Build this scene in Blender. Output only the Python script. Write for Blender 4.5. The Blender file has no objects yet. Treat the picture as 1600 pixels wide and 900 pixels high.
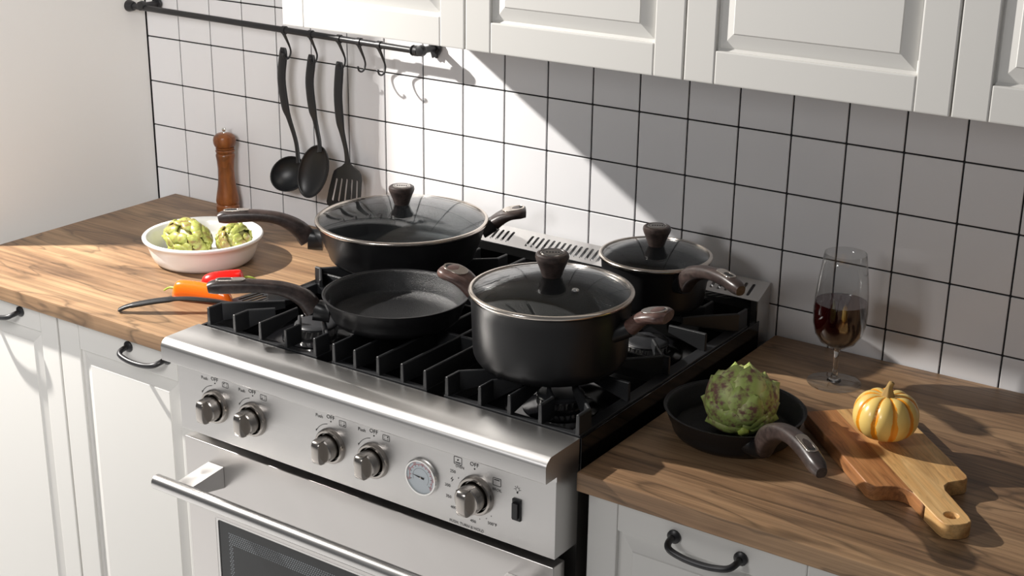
import bpy, bmesh, math, random
from mathutils import Vector, Matrix, Euler
random.seed(7)
PI = math.pi
COL = bpy.context.scene.collection
SC = bpy.context.scene

# ------------------------------------------------------------------ camera
cd = bpy.data.cameras.new('camera'); cam = bpy.data.objects.new('camera', cd); COL.objects.link(cam)
R = Matrix(((0.8230170318620199, 0.19974775579020393, -0.5317365882856762),
            (0.5678856557662257, -0.2692470773636634, 0.7778251045742495),
            (0.012200296712680983, -0.9421288900080839, -0.33502881573413956)))
M4 = Matrix.Identity(4)
for r in range(3):
    M4[r][0] = R[r][0]; M4[r][1] = -R[r][1]; M4[r][2] = -R[r][2]
M4.translation = Vector((2.57273468, -2.26696624, 1.85145781))
cam.matrix_world = M4
cd.sensor_width = 36; cd.lens = 2250.83 / 1600 * 36; cd.clip_start = 0.05
SC.camera = cam

# ------------------------------------------------------------------ world, lights, exposure
SC.view_settings.view_transform = 'Standard'
SC.view_settings.look = 'None'
SC.view_settings.gamma = 1
SC.view_settings.exposure = 0.14
w = bpy.data.worlds.new('world'); SC.world = w; w.use_nodes = True
bg = w.node_tree.nodes['Background']
bg.inputs[0].default_value = (0.97, 0.975, 1.0, 1); bg.inputs[1].default_value = 0.10

def lamp(name, kind, loc, energy, size=0.1, target=None, color=(1, 1, 1), size_y=None):
    l = bpy.data.lights.new(name, kind); l.energy = energy; l.color = color
    if kind == 'AREA':
        l.size = size
        if size_y: l.shape = 'RECTANGLE'; l.size_y = size_y
    else: l.shadow_soft_size = size
    o = bpy.data.objects.new(name, l); COL.objects.link(o); o.location = loc
    if target is not None:
        o.rotation_euler = (Vector(target) - Vector(loc)).to_track_quat('-Z', 'Y').to_euler()
    return o
lamp('key_lamp', 'POINT', (-0.60, -1.03, 2.31), 385, 0.025, color=(1, 0.955, 0.90))
lamp('front_softbox', 'AREA', (1.05, -2.5, 1.9), 9, 0.35, (1.6, -.2, 1.0), (1, 0.98, 0.97), 0.45)
sp_ = lamp('left_wall_fill', 'SPOT', (1.25, -2.0, 2.0), 92, 0.35, (-0.05, -.35, 1.2), (1, 0.975, 0.955))  # added fill spot, stands in for light bounced onto the left wall
sp_.data.spot_size = 1.0; sp_.data.spot_blend = 1.0

# ------------------------------------------------------------------ materials
MATS = {}
def mat(name, color=(.8, .8, .8), rough=.5, metal=0., coat=0., spec=.5, **k):
    m = bpy.data.materials.new(name); m.use_nodes = True
    b = m.node_tree.nodes['Principled BSDF']
    b.inputs['Base Color'].default_value = (*color, 1); b.inputs['Roughness'].default_value = rough
    b.inputs['Metallic'].default_value = metal; b.inputs['Coat Weight'].default_value = coat
    b.inputs['Specular IOR Level'].default_value = spec
    for a, v in k.items(): b.inputs[a.replace('_', ' ')].default_value = v
    MATS[name] = m
    return m
def nd(m, t, **k):
    n = m.node_tree.nodes.new(t)
    for a, v in k.items():
        if a.startswith('i_'):
            a = a[2:]; n.inputs[int(a) if a.isdigit() else a.replace('_', ' ')].default_value = v
        else: setattr(n, a, v)
    return n
def lk(m, a, ao, b, bi): m.node_tree.links.new(a.outputs[ao], b.inputs[bi])
def ramp(m, stops, interp='LINEAR'):
    n = nd(m, 'ShaderNodeValToRGB'); e = n.color_ramp.elements; n.color_ramp.interpolation = interp
    while len(e) < len(stops): e.new(0.5)
    for s, (p, c) in zip(e, stops): s.position = p; s.color = (*c, 1)
    return n
def bsdf(m): return m.node_tree.nodes['Principled BSDF']
def bump(m, src, out, strength=.1, dist=.001):
    b = nd(m, 'ShaderNodeBump', i_Strength=strength, i_Distance=dist)
    lk(m, src, out, b, 'Height'); lk(m, b, 0, bsdf(m), 'Normal')
def objco(m, scale=(1, 1, 1), rot=(0, 0, 0), loc=(0, 0, 0)):
    t = nd(m, 'ShaderNodeTexCoord'); p = nd(m, 'ShaderNodeMapping')
    p.inputs['Scale'].default_value = scale; p.inputs['Rotation'].default_value = rot; p.inputs['Location'].default_value = loc
    lk(m, t, 'Object', p, 0); return p

def wood(name, light, mid, dark, sx, sy, sz, rough=.45, vein=.5, grain=.35, rot=(0, 0, 0), loc=(0, 0, 0), fine=14.):
    m = mat(name, mid, rough)
    p = objco(m, (sx, sy, sz), rot, loc)
    n1 = nd(m, 'ShaderNodeTexNoise', i_Scale=1.0, i_Detail=5., i_Roughness=.6, i_Distortion=.9); lk(m, p, 0, n1, 0)
    r1 = ramp(m, [(.28, dark), (.46, mid), (.7, light)]); lk(m, n1, 0, r1, 0)
    p2 = objco(m, (sx * .6, sy * fine, sz * fine), rot)
    n2 = nd(m, 'ShaderNodeTexNoise', i_Scale=1.0, i_Detail=6., i_Roughness=.65); lk(m, p2, 0, n2, 0)
    r2 = ramp(m, [(.36, (1 - grain,) * 3), (.6, (1.,) * 3)]); lk(m, n2, 0, r2, 0)
    mx = nd(m, 'ShaderNodeMix', data_type='RGBA', blend_type='MULTIPLY'); mx.inputs[0].default_value = 1
    lk(m, r1, 0, mx, 6); lk(m, r2, 0, mx, 7)
    p3 = objco(m, (sx * .8, sy * .8, sz * .8), rot, (3.1 + loc[0], 1.7, .3))
    n3 = nd(m, 'ShaderNodeTexNoise', i_Scale=1.0, i_Detail=3., i_Distortion=1.6); lk(m, p3, 0, n3, 0)
    r3 = ramp(m, [(.475, (1, 1, 1)), (.497, (1 - vein,) * 3), (.507, (1 - vein * .55,) * 3), (.54, (1, 1, 1))]); lk(m, n3, 0, r3, 0)
    mx2 = nd(m, 'ShaderNodeMix', data_type='RGBA', blend_type='MULTIPLY'); mx2.inputs[0].default_value = 1
    lk(m, mx, 2, mx2, 6); lk(m, r3, 0, mx2, 7)
    lk(m, mx2, 2, bsdf(m), 'Base Color'); bump(m, n2, 0, .15, .0006)
    return m

wood('counter_wood', (.47, .30, .165), (.29, .172, .092), (.13, .074, .042), 1.7, 9, 9, .42, .5, .40)
wood('handle_wood', (.075, .052, .046), (.042, .029, .026), (.018, .013, .012), 9, 60, 60, .36, .3, .3, fine=3.)
wood('handle_wood_warm', (.19, .11, .09), (.115, .064, .054), (.05, .026, .022), 9, 60, 60, .36, .3, .3, fine=3.)
wood('mill_wood', (.42, .155, .045), (.27, .085, .022), (.12, .035, .01), 14, 14, 5, .28, .3, .3, fine=2.)
wood('board_light', (.86, .56, .25), (.74, .43, .165), (.50, .24, .08), 5, 40, 40, .45, .2, .25, fine=4.)
wood('board_dark', (.62, .30, .12), (.48, .205, .075), (.26, .10, .04), 5, 34, 34, .45, .3, .3, fine=4.)

m = mat('wall_white', (.80, .79, .775), .6)
m = mat('tile_white', (.82, .82, .835), .30, coat=.1)
p = objco(m, (9, 9, 9)); n = nd(m, 'ShaderNodeTexNoise', i_Scale=1.); lk(m, p, 0, n, 0); bump(m, n, 0, .12, .002)
mat('grout_black', (.012, .012, .014), .8)
mat('cabinet_white', (.74, .73, .70), .42)
mat('cabinet_edge', (.66, .58, .43), .6)
mat('black_metal', (.018, .018, .02), .38)
mat('black_plastic', (.015, .0155, .017), .40)
mat('floor_grey', (.56, .565, .575), .6)
m = mat('steel', (.64, .63, .62), .38, 1.)
p = objco(m, (3, 260, 260)); n = nd(m, 'ShaderNodeTexNoise', i_Scale=1., i_Detail=4.); lk(m, p, 0, n, 0)
bump(m, n, 0, .2, .0004); bsdf(m).inputs['Anisotropic'].default_value = .4
m = mat('steel_door', (.62, .60, .585), .32, 1.)
p = objco(m, (3, 260, 260)); n = nd(m, 'ShaderNodeTexNoise', i_Scale=1., i_Detail=4.); lk(m, p, 0, n, 0); bump(m, n, 0, .12, .0004)
mat('steel_knob', (.46, .43, .40), .2, 1.)
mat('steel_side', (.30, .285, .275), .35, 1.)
mat('chrome', (.82, .81, .79), .2, 1.)
mat('bar_steel', (.62, .61, .60), .26, 1.)
mat('champagne', (.74, .67, .60), .2, 1.)
mat('void_black', (.004, .004, .004), .9)
mat('tray_black', (.006, .006, .007), .12)
m = mat('cast_iron', (.016, .017, .019), .42, spec=.7)
n = nd(m, 'ShaderNodeTexNoise', i_Scale=700.); p = objco(m); lk(m, p, 0, n, 0); bump(m, n, 0, .5, .0006)
mat('burner_cap', (.03, .031, .034), .38)
mat('pot_black', (.011, .011, .012), .34, spec=.5)
m = mat('pot_inner', (.022, .023, .025), .32, spec=.6)
n = nd(m, 'ShaderNodeTexNoise', i_Scale=900., i_Detail=2.); p = objco(m); lk(m, p, 0, n, 0); bump(m, n, 0, .8, .0012)
m2 = nd(m, 'ShaderNodeTexVoronoi', i_Scale=420.); lk(m, p, 0, m2, 0)
r = ramp(m, [(.0, (.09, .093, .10)), (.06, (.011, .0115, .0125))]); lk(m, m2, 0, r, 0); lk(m, r, 0, bsdf(m), 'Base Color')
mat('print_black', (.015, .015, .015), .6)
mat('print_red', (.6, .03, .03), .6)
mat('gauge_face', (.70, .76, .80), .5)
mat('ceramic', (.86, .855, .84), .22, coat=.4)
mat('pepper_orange', (.95, .17, .006), .22, coat=.5, Subsurface_Weight=.15)
mat('pepper_red', (.75, .012, .008), .22, coat=.5)
mat('pepper_green', (.32, .42, .06), .4)
mat('oven_glass', (.01, .012, .014), .06)
mat('frit', (.22, .24, .26), .5)

def glassy(name, tint, ior, rough=0.0, k=1.0):
    m = bpy.data.materials.new(name); m.use_nodes = True; t = m.node_tree
    for n in list(t.nodes): t.nodes.remove(n)
    o = nd(m, 'ShaderNodeOutputMaterial'); tr = nd(m, 'ShaderNodeBsdfTransparent'); tr.inputs[0].default_value = (*tint, 1)
    g = nd(m, 'ShaderNodeBsdfGlossy'); g.inputs['Roughness'].default_value = rough
    f = nd(m, 'ShaderNodeLayerWeight'); f.inputs[0].default_value = .5
    pw = nd(m, 'ShaderNodeMath', operation='POWER'); pw.inputs[1].default_value = 5.; lk(m, f, 'Facing', pw, 0)
    f0 = ((ior - 1) / (ior + 1)) ** 2 * k
    mt = nd(m, 'ShaderNodeMath', operation='MULTIPLY_ADD'); mt.inputs[1].default_value = 1 - f0; mt.inputs[2].default_value = f0; mt.use_clamp = True
    x = nd(m, 'ShaderNodeMixShader'); lk(m, pw, 0, mt, 0); lk(m, mt, 0, x, 0); lk(m, tr, 0, x, 1); lk(m, g, 0, x, 2); lk(m, x, 0, o, 0)
    MATS[name] = m
glassy('lid_glass', (.86, .88, .89), 1.5, 0, 1.0)
glassy('clear_glass', (.955, .96, .96), 1.5, 0, 1.6)
glassy('foot_glass', (.94, .95, .95), 1.5, 0, 2.2)
mat('solid_glass', (1, 1, 1), .0, IOR=1.5, Transmission_Weight=1.0)
m = mat('wine', (.016, .0015, .0015), .03, spec=.6, Transmission_Weight=.0)

# artichoke colours: green scales, purple towards the middle of each
def scale_mat(name, green, light, purple, amt, rough=.5):
    m = mat(name, green, rough)
    t = nd(m, 'ShaderNodeTexCoord'); s = nd(m, 'ShaderNodeSeparateXYZ'); lk(m, t, 'Object', s, 0)
    n = nd(m, 'ShaderNodeTexNoise', i_Scale=120., i_Detail=4.); lk(m, t, 'Object', n, 0)
    gn = nd(m, 'ShaderNodeTexNoise', i_Scale=26., i_Detail=2.); 
    ge = nd(m, 'ShaderNodeNewGeometry'); lk(m, ge, 'Position', gn, 0)
    # rim of the scale lighter
    ax = nd(m, 'ShaderNodeMath', operation='ABSOLUTE'); lk(m, s, 0, ax, 0)
    rr = ramp(m, [(.0, green), (.010 if amt > .76 else .012, green), (.0135 if amt > .76 else .0165, light), (.03, light)]); lk(m, ax, 0, rr, 0)
    mr = nd(m, 'ShaderNodeMath', operation='MULTIPLY'); lk(m, n, 0, mr, 0); lk(m, gn, 0, mr, 1)
    r2 = ramp(m, [(.22, (0, 0, 0)), (.34, (amt,) * 3)]); lk(m, mr, 0, r2, 0)
    mx = nd(m, 'ShaderNodeMix', data_type='RGBA'); lk(m, r2, 0, mx, 0); lk(m, rr, 0, mx, 6); mx.inputs[7].default_value = (*purple, 1)
    lk(m, mx, 2, bsdf(m), 'Base Color'); bump(m, n, 0, .3, .0008)
scale_mat('artichoke_green', (.46, .57, .16), (.72, .78, .33), (.22, .09, .09), .95)
scale_mat('artichoke_cooked', (.34, .37, .085), (.52, .50, .18), (.20, .10, .04), .8, .38)
mat('artichoke_stem', (.50, .60, .12), .5)

m = mat('pumpkin_skin', (.9, .6, .1), .3, coat=.25)
t = nd(m, 'ShaderNodeTexCoord'); s = nd(m, 'ShaderNodeSeparateXYZ'); lk(m, t, 'Object', s, 0)
at = nd(m, 'ShaderNodeMath', operation='ARCTAN2'); lk(m, s, 1, at, 0); lk(m, s, 0, at, 1)
ml = nd(m, 'ShaderNodeMath', operation='MULTIPLY'); ml.inputs[1].default_value = 10; lk(m, at, 0, ml, 0)
n = nd(m, 'ShaderNodeTexNoise', i_Scale=45., i_Detail=4., i_Roughness=.6); lk(m, t, 'Object', n, 0)
n2 = nd(m, 'ShaderNodeMath', operation='MULTIPLY_ADD'); n2.inputs[1].default_value = 2.6; n2.inputs[2].default_value = -1.3; lk(m, n, 0, n2, 0)
ad = nd(m, 'ShaderNodeMath', operation='ADD'); lk(m, ml, 0, ad, 0); lk(m, n2, 0, ad, 1)
cs = nd(m, 'ShaderNodeMath', operation='COSINE'); lk(m, ad, 0, cs, 0)
nb = nd(m, 'ShaderNodeTexNoise', i_Scale=14.); lk(m, t, 'Object', nb, 0)
mb = nd(m, 'ShaderNodeMath', operation='MULTIPLY_ADD'); mb.inputs[1].default_value = 1.6; mb.inputs[2].default_value = -.9; lk(m, nb, 0, mb, 0)
a2 = nd(m, 'ShaderNodeMath', operation='SUBTRACT'); lk(m, mb, 0, a2, 0); lk(m, cs, 0, a2, 1)
r = ramp(m, [(.44, (.92, .66, .20)), (.58, (.95, .36, .02))]); lk(m, a2, 0, r, 0); lk(m, r, 0, bsdf(m), 'Base Color')
mat('pumpkin_stem', (.42, .27, .09), .8)

# ------------------------------------------------------------------ builders
def link(name, mesh, material=None, parent=None, loc=(0, 0, 0), rot=(0, 0, 0), smooth=False):
    if isinstance(mesh, bmesh.types.BMesh):
        me = bpy.data.meshes.new(name); bmesh.ops.recalc_face_normals(mesh, faces=mesh.faces)
        mesh.to_mesh(me); mesh.free(); mesh = me
    if smooth:
        for f in mesh.polygons: f.use_smooth = True
    if material and not len(mesh.materials): mesh.materials.append(MATS[material])
    o = bpy.data.objects.new(name, mesh); COL.objects.link(o); o.parent = parent; o.location = loc; o.rotation_euler = rot
    return o
def autosmooth(o, ang=.6):
    me = o.data
    for f in me.polygons: f.use_smooth = True
    b = bmesh.new(); b.from_mesh(me)
    for e in b.edges:
        if len(e.link_faces) == 2 and e.calc_face_angle(0) > ang: e.smooth = False
    b.to_mesh(me); b.free(); return o
def thing(name, label, cat, loc=(0, 0, 0), rot=(0, 0, 0), group=None):
    o = bpy.data.objects.new(name, None); COL.objects.link(o); o.location = loc; o.rotation_euler = rot
    o.empty_display_size = .05
    return tag(o, label, cat, group)
def tag(o, label, cat, group=None):
    o['label'] = label; o['category'] = cat
    if group: o['group'] = group
    return o
def box(x0, x1, y0, y1, z0, z1, bev=0., bm=None, seg=2):
    new = bm is None
    bm = bm or bmesh.new()
    vs = [bm.verts.new((x, y, z)) for x in (x0, x1) for y in (y0, y1) for z in (z0, z1)]
    fs = [bm.faces.new([vs[i] for i in q]) for q in ((0, 1, 3, 2), (4, 6, 7, 5), (0, 4, 5, 1), (2, 3, 7, 6), (0, 2, 6, 4), (1, 5, 7, 3))]
    if bev:
        es = list({e for f in fs for e in f.edges})
        bmesh.ops.bevel(bm, geom=es, offset=bev, segments=seg, affect='EDGES', profile=.6)
    return bm
def lathe(prof, seg=48, bm=None, closed=False):
    bm = bm or bmesh.new(); rings = []
    for r, z in prof:
        if r < 1e-6: rings.append([bm.verts.new((0, 0, z))])
        else: rings.append([bm.verts.new((r * math.cos(2 * PI * i / seg), r * math.sin(2 * PI * i / seg), z)) for i in range(seg)])
    pairs = list(zip(rings[:-1], rings[1:]))
    if closed: pairs.append((rings[-1], rings[0]))
    for a, b in pairs:
        for i in range(seg):
            j = (i + 1) % seg
            if len(a) == 1 and len(b) == 1: continue
            if len(a) == 1: bm.faces.new((a[0], b[i], b[j]))
            elif len(b) == 1: bm.faces.new((a[i], b[0], a[j]))
            else: bm.faces.new((a[i], b[i], b[j], a[j]))
    return bm
def sweep(pts, secs, seg=16, bm=None, up=(0, 0, 1), power=2.0, cap=True):
    """sweep a superellipse section (half-width, half-height) along points"""
    bm = bm or bmesh.new(); pts = [Vector(p) for p in pts]; up = Vector(up); rings = []
    for k, p in enumerate(pts):
        t = (pts[min(k + 1, len(pts) - 1)] - pts[max(k - 1, 0)]).normalized()
        side = t.cross(up)
        if side.length < 1e-4: side = t.cross(Vector((0, 1, .01)))
        side.normalize(); nn = side.cross(t).normalized()
        s = secs[k] if isinstance(secs, (list, tuple)) and isinstance(secs[0], (list, tuple)) else (secs if isinstance(secs, (list, tuple)) else (secs, secs))
        ring = []
        for i in range(seg):
            a = 2 * PI * i / seg; c, sn = math.cos(a), math.sin(a)
            ring.append(bm.verts.new(p + side * s[0] * math.copysign(abs(c) ** (2 / power), c) + nn * s[1] * math.copysign(abs(sn) ** (2 / power), sn)))
        rings.append(ring)
    for a, b in zip(rings[:-1], rings[1:]):
        for i in range(seg): bm.faces.new((a[i], a[(i + 1) % seg], b[(i + 1) % seg], b[i]))
    if cap: bm.faces.new(rings[0][::-1]); bm.faces.new(rings[-1])
    return bm
def smooth_pts(pts, n=6):
    """Catmull-Rom through tuples of any dimension"""
    P = [pts[0]] + list(pts) + [pts[-1]]; out = []
    for i in range(1, len(P) - 2):
        for k in range(n):
            t = k / n
            out.append(tuple(.5 * (2 * b + (c - a) * t + (2 * a - 5 * b + 4 * c - d) * t * t + (3 * b - a - 3 * c + d) * t ** 3)
                             for a, b, c, d in zip(P[i - 1], P[i], P[i + 1], P[i + 2])))
    out.append(tuple(pts[-1])); return out
def plate(splines, thick, bev=0.):
    """2D outlines with holes (XY plane) -> mesh extruded thick (centred on z=0)"""
    cu = bpy.data.curves.new('plate', 'CURVE'); cu.dimensions = '2D'; cu.fill_mode = 'BOTH'
    cu.extrude = max(thick / 2 - bev, 1e-5); cu.bevel_depth = bev; cu.bevel_resolution = 1; cu.offset = -bev
    for s in splines:
        sp = cu.splines.new('POLY'); sp.points.add(len(s) - 1); sp.use_cyclic_u = True
        for q, (x, y) in zip(sp.points, s): q.co = (x, y, 0, 1)
    o = bpy.data.objects.new('plate', cu); COL.objects.link(o)
    dg = bpy.context.evaluated_depsgraph_get(); me = bpy.data.meshes.new_from_object(o.evaluated_get(dg))
    bpy.data.objects.remove(o); bpy.data.curves.remove(cu)
    return me
def stadium(cx, cy, lx, ly, n=8):
    r = min(lx, ly) / 2; out = []
    if lx >= ly: cs = ((cx + lx / 2 - r, cy, -PI / 2), (cx - lx / 2 + r, cy, PI / 2))
    else: cs = ((cx, cy + ly / 2 - r, 0), (cx, cy - ly / 2 + r, PI))
    for x, y, a in cs:
        for i in range(n + 1): out.append((x + r * math.cos(a + PI * i / n), y + r * math.sin(a + PI * i / n)))
    return out
def rrect(x0, x1, y0, y1, r, n=4):
    out = []
    for cx, cy, a in ((x1 - r, y0 + r, -PI / 2), (x1 - r, y1 - r, 0), (x0 + r, y1 - r, PI / 2), (x0 + r, y0 + r, PI)):
        for i in range(n + 1): out.append((cx + r * math.cos(a + PI / 2 * i / n), cy + r * math.sin(a + PI / 2 * i / n)))
    return out
def text_mesh(s, size, align='CENTER'):
    cu = bpy.data.curves.new('t', 'FONT'); cu.body = s; cu.size = size; cu.align_x = align; cu.align_y = 'CENTER'; cu.resolution_u = 2
    o = bpy.data.objects.new('t', cu); COL.objects.link(o)
    dg = bpy.context.evaluated_depsgraph_get(); me = bpy.data.meshes.new_from_object(o.evaluated_get(dg))
    bpy.data.objects.remove(o); bpy.data.curves.remove(cu)
    return me
def structure(o): o['kind'] = 'structure'; return o

# ------------------------------------------------------------------ setting
structure(link('floor', box(-3, 5, -6, .1, -.05, 0), 'floor_grey'))
structure(link('wall_left', box(-.027, -.005, -.562, -.003, 0, 2.7, .001), 'wall_white'))
wb = structure(link('wall_back', box(-.6, 4.0, 0.0015, .12, 0, 2.6), 'grout_black'))
TZ0 = 1.3796; TH = .1038
tile_me = None
for j in range(-1, 6):
    for i in range(0, 29):
        zt = TZ0 - TH * j; x0 = i * .1 if i else -.004
        if zt > 1.49 and x0 > .9: continue
        g = .0015
        if i == 0 or tile_me is None or i == 1:
            wdt = (.1 - x0 if i == 0 else .1)
            bm = box(g, wdt - g, -.0012, .003, g - TH, -g, .0009, seg=1)
            o = link('tile', bm, 'tile_white', wb, (x0, 0, zt))
            if i == 1: tile_me = o.data
        else:
            o = bpy.data.objects.new('tile', tile_me); COL.objects.link(o); o.parent = wb; o.location = (x0, 0, zt)
            o.rotation_euler = (random.uniform(-.002, .002), 0, random.uniform(-.002, .002))

# ------------------------------------------------------------------ worktops
CT, CB = .91, .880
o = link('worktop', box(.058, .806, -.662, -.006, CB, CT, .0018), 'counter_wood')
tag(o, 'walnut-look wooden worktop left of the range under the white baking dish', 'worktop')
o = link('worktop', box(1.602, 3.0, -.676, -.006, CB, CT, .0018), 'counter_wood')
tag(o, 'walnut-look wooden worktop right of the range under the cutting board and wine glass', 'worktop')

# ------------------------------------------------------------------ shaker doors
def raised_panel(x0, x1, z0, z1, y, inset=.020, depth=.0075):
    """recessed bevel frame then flat raised field; front faces -Y"""
    bm = bmesh.new()
    def ring(d, yy): return [bm.verts.new(v) for v in ((x0 + d, yy, z0 + d), (x1 - d, yy, z0 + d), (x1 - d, yy, z1 - d), (x0 + d, yy, z1 - d))]
    rs = [ring(0, y + .014), ring(0, y + .006), ring(.004, y + depth + .001), ring(.007, y + depth), ring(inset + .006, y + .0025), ring(inset + .0075, y + .001), ring(inset + .009, y + .001)]
    for a, b in zip(rs[:-1], rs[1:]):
        for i in range(4): bm.faces.new((a[i], a[(i + 1) % 4], b[(i + 1) % 4], b[i]))
    bm.faces.new(rs[-1]); bm.faces.new(rs[0][::-1]); return bm
def door(parent, x0, x1, z0, z1, y, handle=None, st=.0495, lab=None):
    d = link('door', box(x0, x1, y + .010, y + .020, z0, z1, .0012), 'cabinet_edge', parent)
    for a, b in ((x0, x0 + st), (x1 - st, x1)): link('stile', box(a, b, y, y + .012, z0, z1, .0022), 'cabinet_white', d)
    for a, b in ((z0, z0 + st), (z1 - st, z1)): link('rail', box(x0 + st + .0004, x1 - st - .0004, y + .0002, y + .012, a, b, .0022), 'cabinet_white', d)
    link('panel', raised_panel(x0 + st, x1 - st, z0 + st, z1 - st, y), 'cabinet_white', d)
    if handle:
        hx0, hx1, hz = handle; hm = (hx0 + hx1) / 2; k = (hx1 - hx0) / 2
        pts = smooth_pts([(hm - k, y - .001, hz + .004), (hm - k, y - .018, hz + .002), (hm - k * .86, y - .028, hz - .002), (hm - k * .45, y - .031, hz - .006), (hm, y - .032, hz - .007),
                          (hm + k * .45, y - .031, hz - .006), (hm + k * .86, y - .028, hz - .002), (hm + k, y - .018, hz + .002), (hm + k, y - .001, hz + .004)], 4)
        bm = sweep(pts, [(.0050, .0050)] * len(pts), 12, up=(0, .3, 1))
        for sx in (-k, k):
            q = lathe([(0, 0), (.0105, 0), (.0105, .003), (.0065, .006), (0, .006)], 16)
            q.transform(Matrix.Translation((hm + sx, y, hz + .004)) @ Matrix.Rotation(PI / 2, 4, 'X'))
            me = bpy.data.meshes.new('q'); q.to_mesh(me); q.free(); bm.from_mesh(me)
        autosmooth(link('handle', bm, 'black_metal', d), .9)
    return d
ux = [.776, 1.1795, 1.5815, 1.9845, 2.388, 2.79]
ulab = ['white wall cabinet at the left end, above the utensil rail', 'white wall cabinet second from the left, above the saute pan', 'white wall cabinet third from the left, above the saucepan and stove end',
        'white wall cabinet over the wine glass, at the right edge of the photo', 'white wall cabinet next to the right, beyond the photo edge']
for k in range(4):
    x0, x1 = ux[k], ux[k + 1]
    t = thing('wall_cabinet', ulab[k], 'cabinet', (x0, 0, 1.43), group='white wall cabinets in a row')
    link('body', box(.0008, x1 - x0 - .0008, -.354, -.006, .002, .76, .001), 'cabinet_white', t)
    door(t, .0012, x1 - x0 - .0012, -.0015, .76, -.375)
t = thing('base_cabinet', 'white base cabinet left of the range at the left photo edge, black bar handle', 'cabinet', (.0, 0, 0))
link('body', box(.01, .408, -.618, -.01, .08, .879), 'cabinet_white', t)
door(t, .012, .4075, .12, .876, -.64, (.20, .302, .853))
t = thing('base_cabinet', 'white base cabinet touching the range on its left, black bar handle', 'cabinet', (0, 0, 0))
link('body', box(.4105, .795, -.618, -.01, .08, .879), 'cabinet_white', t)
door(t, .4125, .795, .12, .876, -.64, (.611, .712, .853), st=.058)
t = thing('base_cabinet', 'white base cabinet right of the range, under the frying pan with artichoke', 'cabinet', (0, 0, 0))
link('body', box(1.603, 1.999, -.618, -.01, .08, .879), 'cabinet_white', t)
door(t, 1.6045, 1.998, .12, .868, -.645, (1.748, 1.852, .836))
t = thing('base_cabinet', 'white base cabinet at the bottom right corner under the cutting board', 'cabinet', (0, 0, 0))
link('body', box(2.0005, 2.398, -.618, -.01, .08, .879), 'cabinet_white', t)
door(t, 2.002, 2.396, .12, .868, -.645, (2.145, 2.25, .836))

# ------------------------------------------------------------------ range
XL, XR = .809, 1.585
rg = thing('gas_range', 'stainless steel gas range with knobs and oven between the two worktops', 'stove', (0, 0, 0))
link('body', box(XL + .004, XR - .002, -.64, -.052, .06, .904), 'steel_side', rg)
link('cooktop_tray', box(XL + .002, XR - .001, -.6435, -.05, .9042, .912, .001), 'tray_black', rg)
link('side_rail', box(XR - .006, XR + .003, -.642, -.048, .86, .9465, .001), 'tray_black', rg)
link('side_rail', box(XL - .001, XL + .006, -.642, -.048, .86, .9465, .001), 'tray_black', rg)
# bullnose: profile in (y,z), extruded in X
prof = [(-.6445, .947)] + [(-.7195, .947), (-.7222, .9462), (-.7298, .9410), (-.7325, .9375), (-.7335, .9330), (-.733, .9098), (-.732, .9085), (-.704, .9085), (-.7035, .9), (-.7035, .900), (-.6445, .900)]
def extrude_profile(prof, x0, x1):
    bm = bmesh.new(); a = [bm.verts.new((x0, y, z)) for y, z in prof]; b = [bm.verts.new((x1, y, z)) for y, z in prof]
    n = len(prof)
    for i in range(n): bm.faces.new((a[i], a[(i + 1) % n], b[(i + 1) % n], b[i]))
    bm.faces.new(a[::-1]); bm.faces.new(b); return bm
prof = [q for k, q in enumerate(prof) if k == 0 or (abs(q[0] - prof[k - 1][0]) + abs(q[1] - prof[k - 1][1])) > 1e-4]
autosmooth(link('front_rail', extrude_profile(prof, XL - .004, XR + .001), 'steel', rg), .5)
cp = link('control_panel', box(XL, XR, -.703, -.6425, .7735, .9040, .0008), 'steel', rg)
# oven door
DX0, DX1, DY = XL + .002, XR - .003, -.700
od = link('oven_door', plate([rrect(DX0, DX1, .16, .757, .002, 2), rrect(.876, 1.512, .27, .617, .004, 3)], .03, .0012), 'steel_door', rg, (0, DY + .015, 0), (PI / 2, 0, 0))
def vents(): pass
# rotated child space: x->x, y->z, z->-y
link('window_frame', plate([rrect(.8755, 1.5125, .2695, .6175, .004, 3), rrect(.8805, 1.5075, .2745, .6125, .004, 3)], .004, .0006), 'bar_steel', od, (0, 0, .0125))
link('oven_window', plate([rrect(.880, 1.508, .274, .613, .004, 3)], .004), 'oven_glass', od, (0, 0, .0105))
bm = bmesh.new()
ww, sp = [], .0046
for r_ in range(0, 60):
    for c_ in range(0, 128):
        x = .905 + c_ * sp + (sp / 2 if r_ % 2 else 0); z = .592 - r_ * sp * .87
        if x > 1.485 or z < .30: continue
        if r_ < 6 or (x < .912) or x > 1.478:
            vs = [bm.verts.new((x + .00155 * math.cos(PI / 3 * q), z + .00155 * math.sin(PI / 3 * q), 0)) for q in range(6)]; bm.faces.new(vs)
o = link('perforated_border', bm, 'frit', od, (0, 0, .0127)); o['kind'] = 'stuff'
# towel bar handle
BY, BZ = -.783, .706
bm = lathe([(0, 0), (.0120, 0), (.0132, .0012), (.0132, .7258), (.0120, .727), (0, .727)], 32); bm.transform(Matrix.Translation((.826, BY, BZ)) @ Matrix.Rotation(PI / 2, 4, 'Y'))
hb = autosmooth(link('handle_bar', bm, 'bar_steel', rg))
for x in (.868, 1.50):
    bm = bmesh.new()
    prof2 = [(-.703, .716), (-.703, .684), (-.775, .698), (-.784, .7065), (-.775, .714)]
    link('bracket', extrude_profile([(-.7005, .722), (-.7005, .682), (-.776, .697), (-.779, .7135)], x, x + .036), 'steel', hb)

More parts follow.
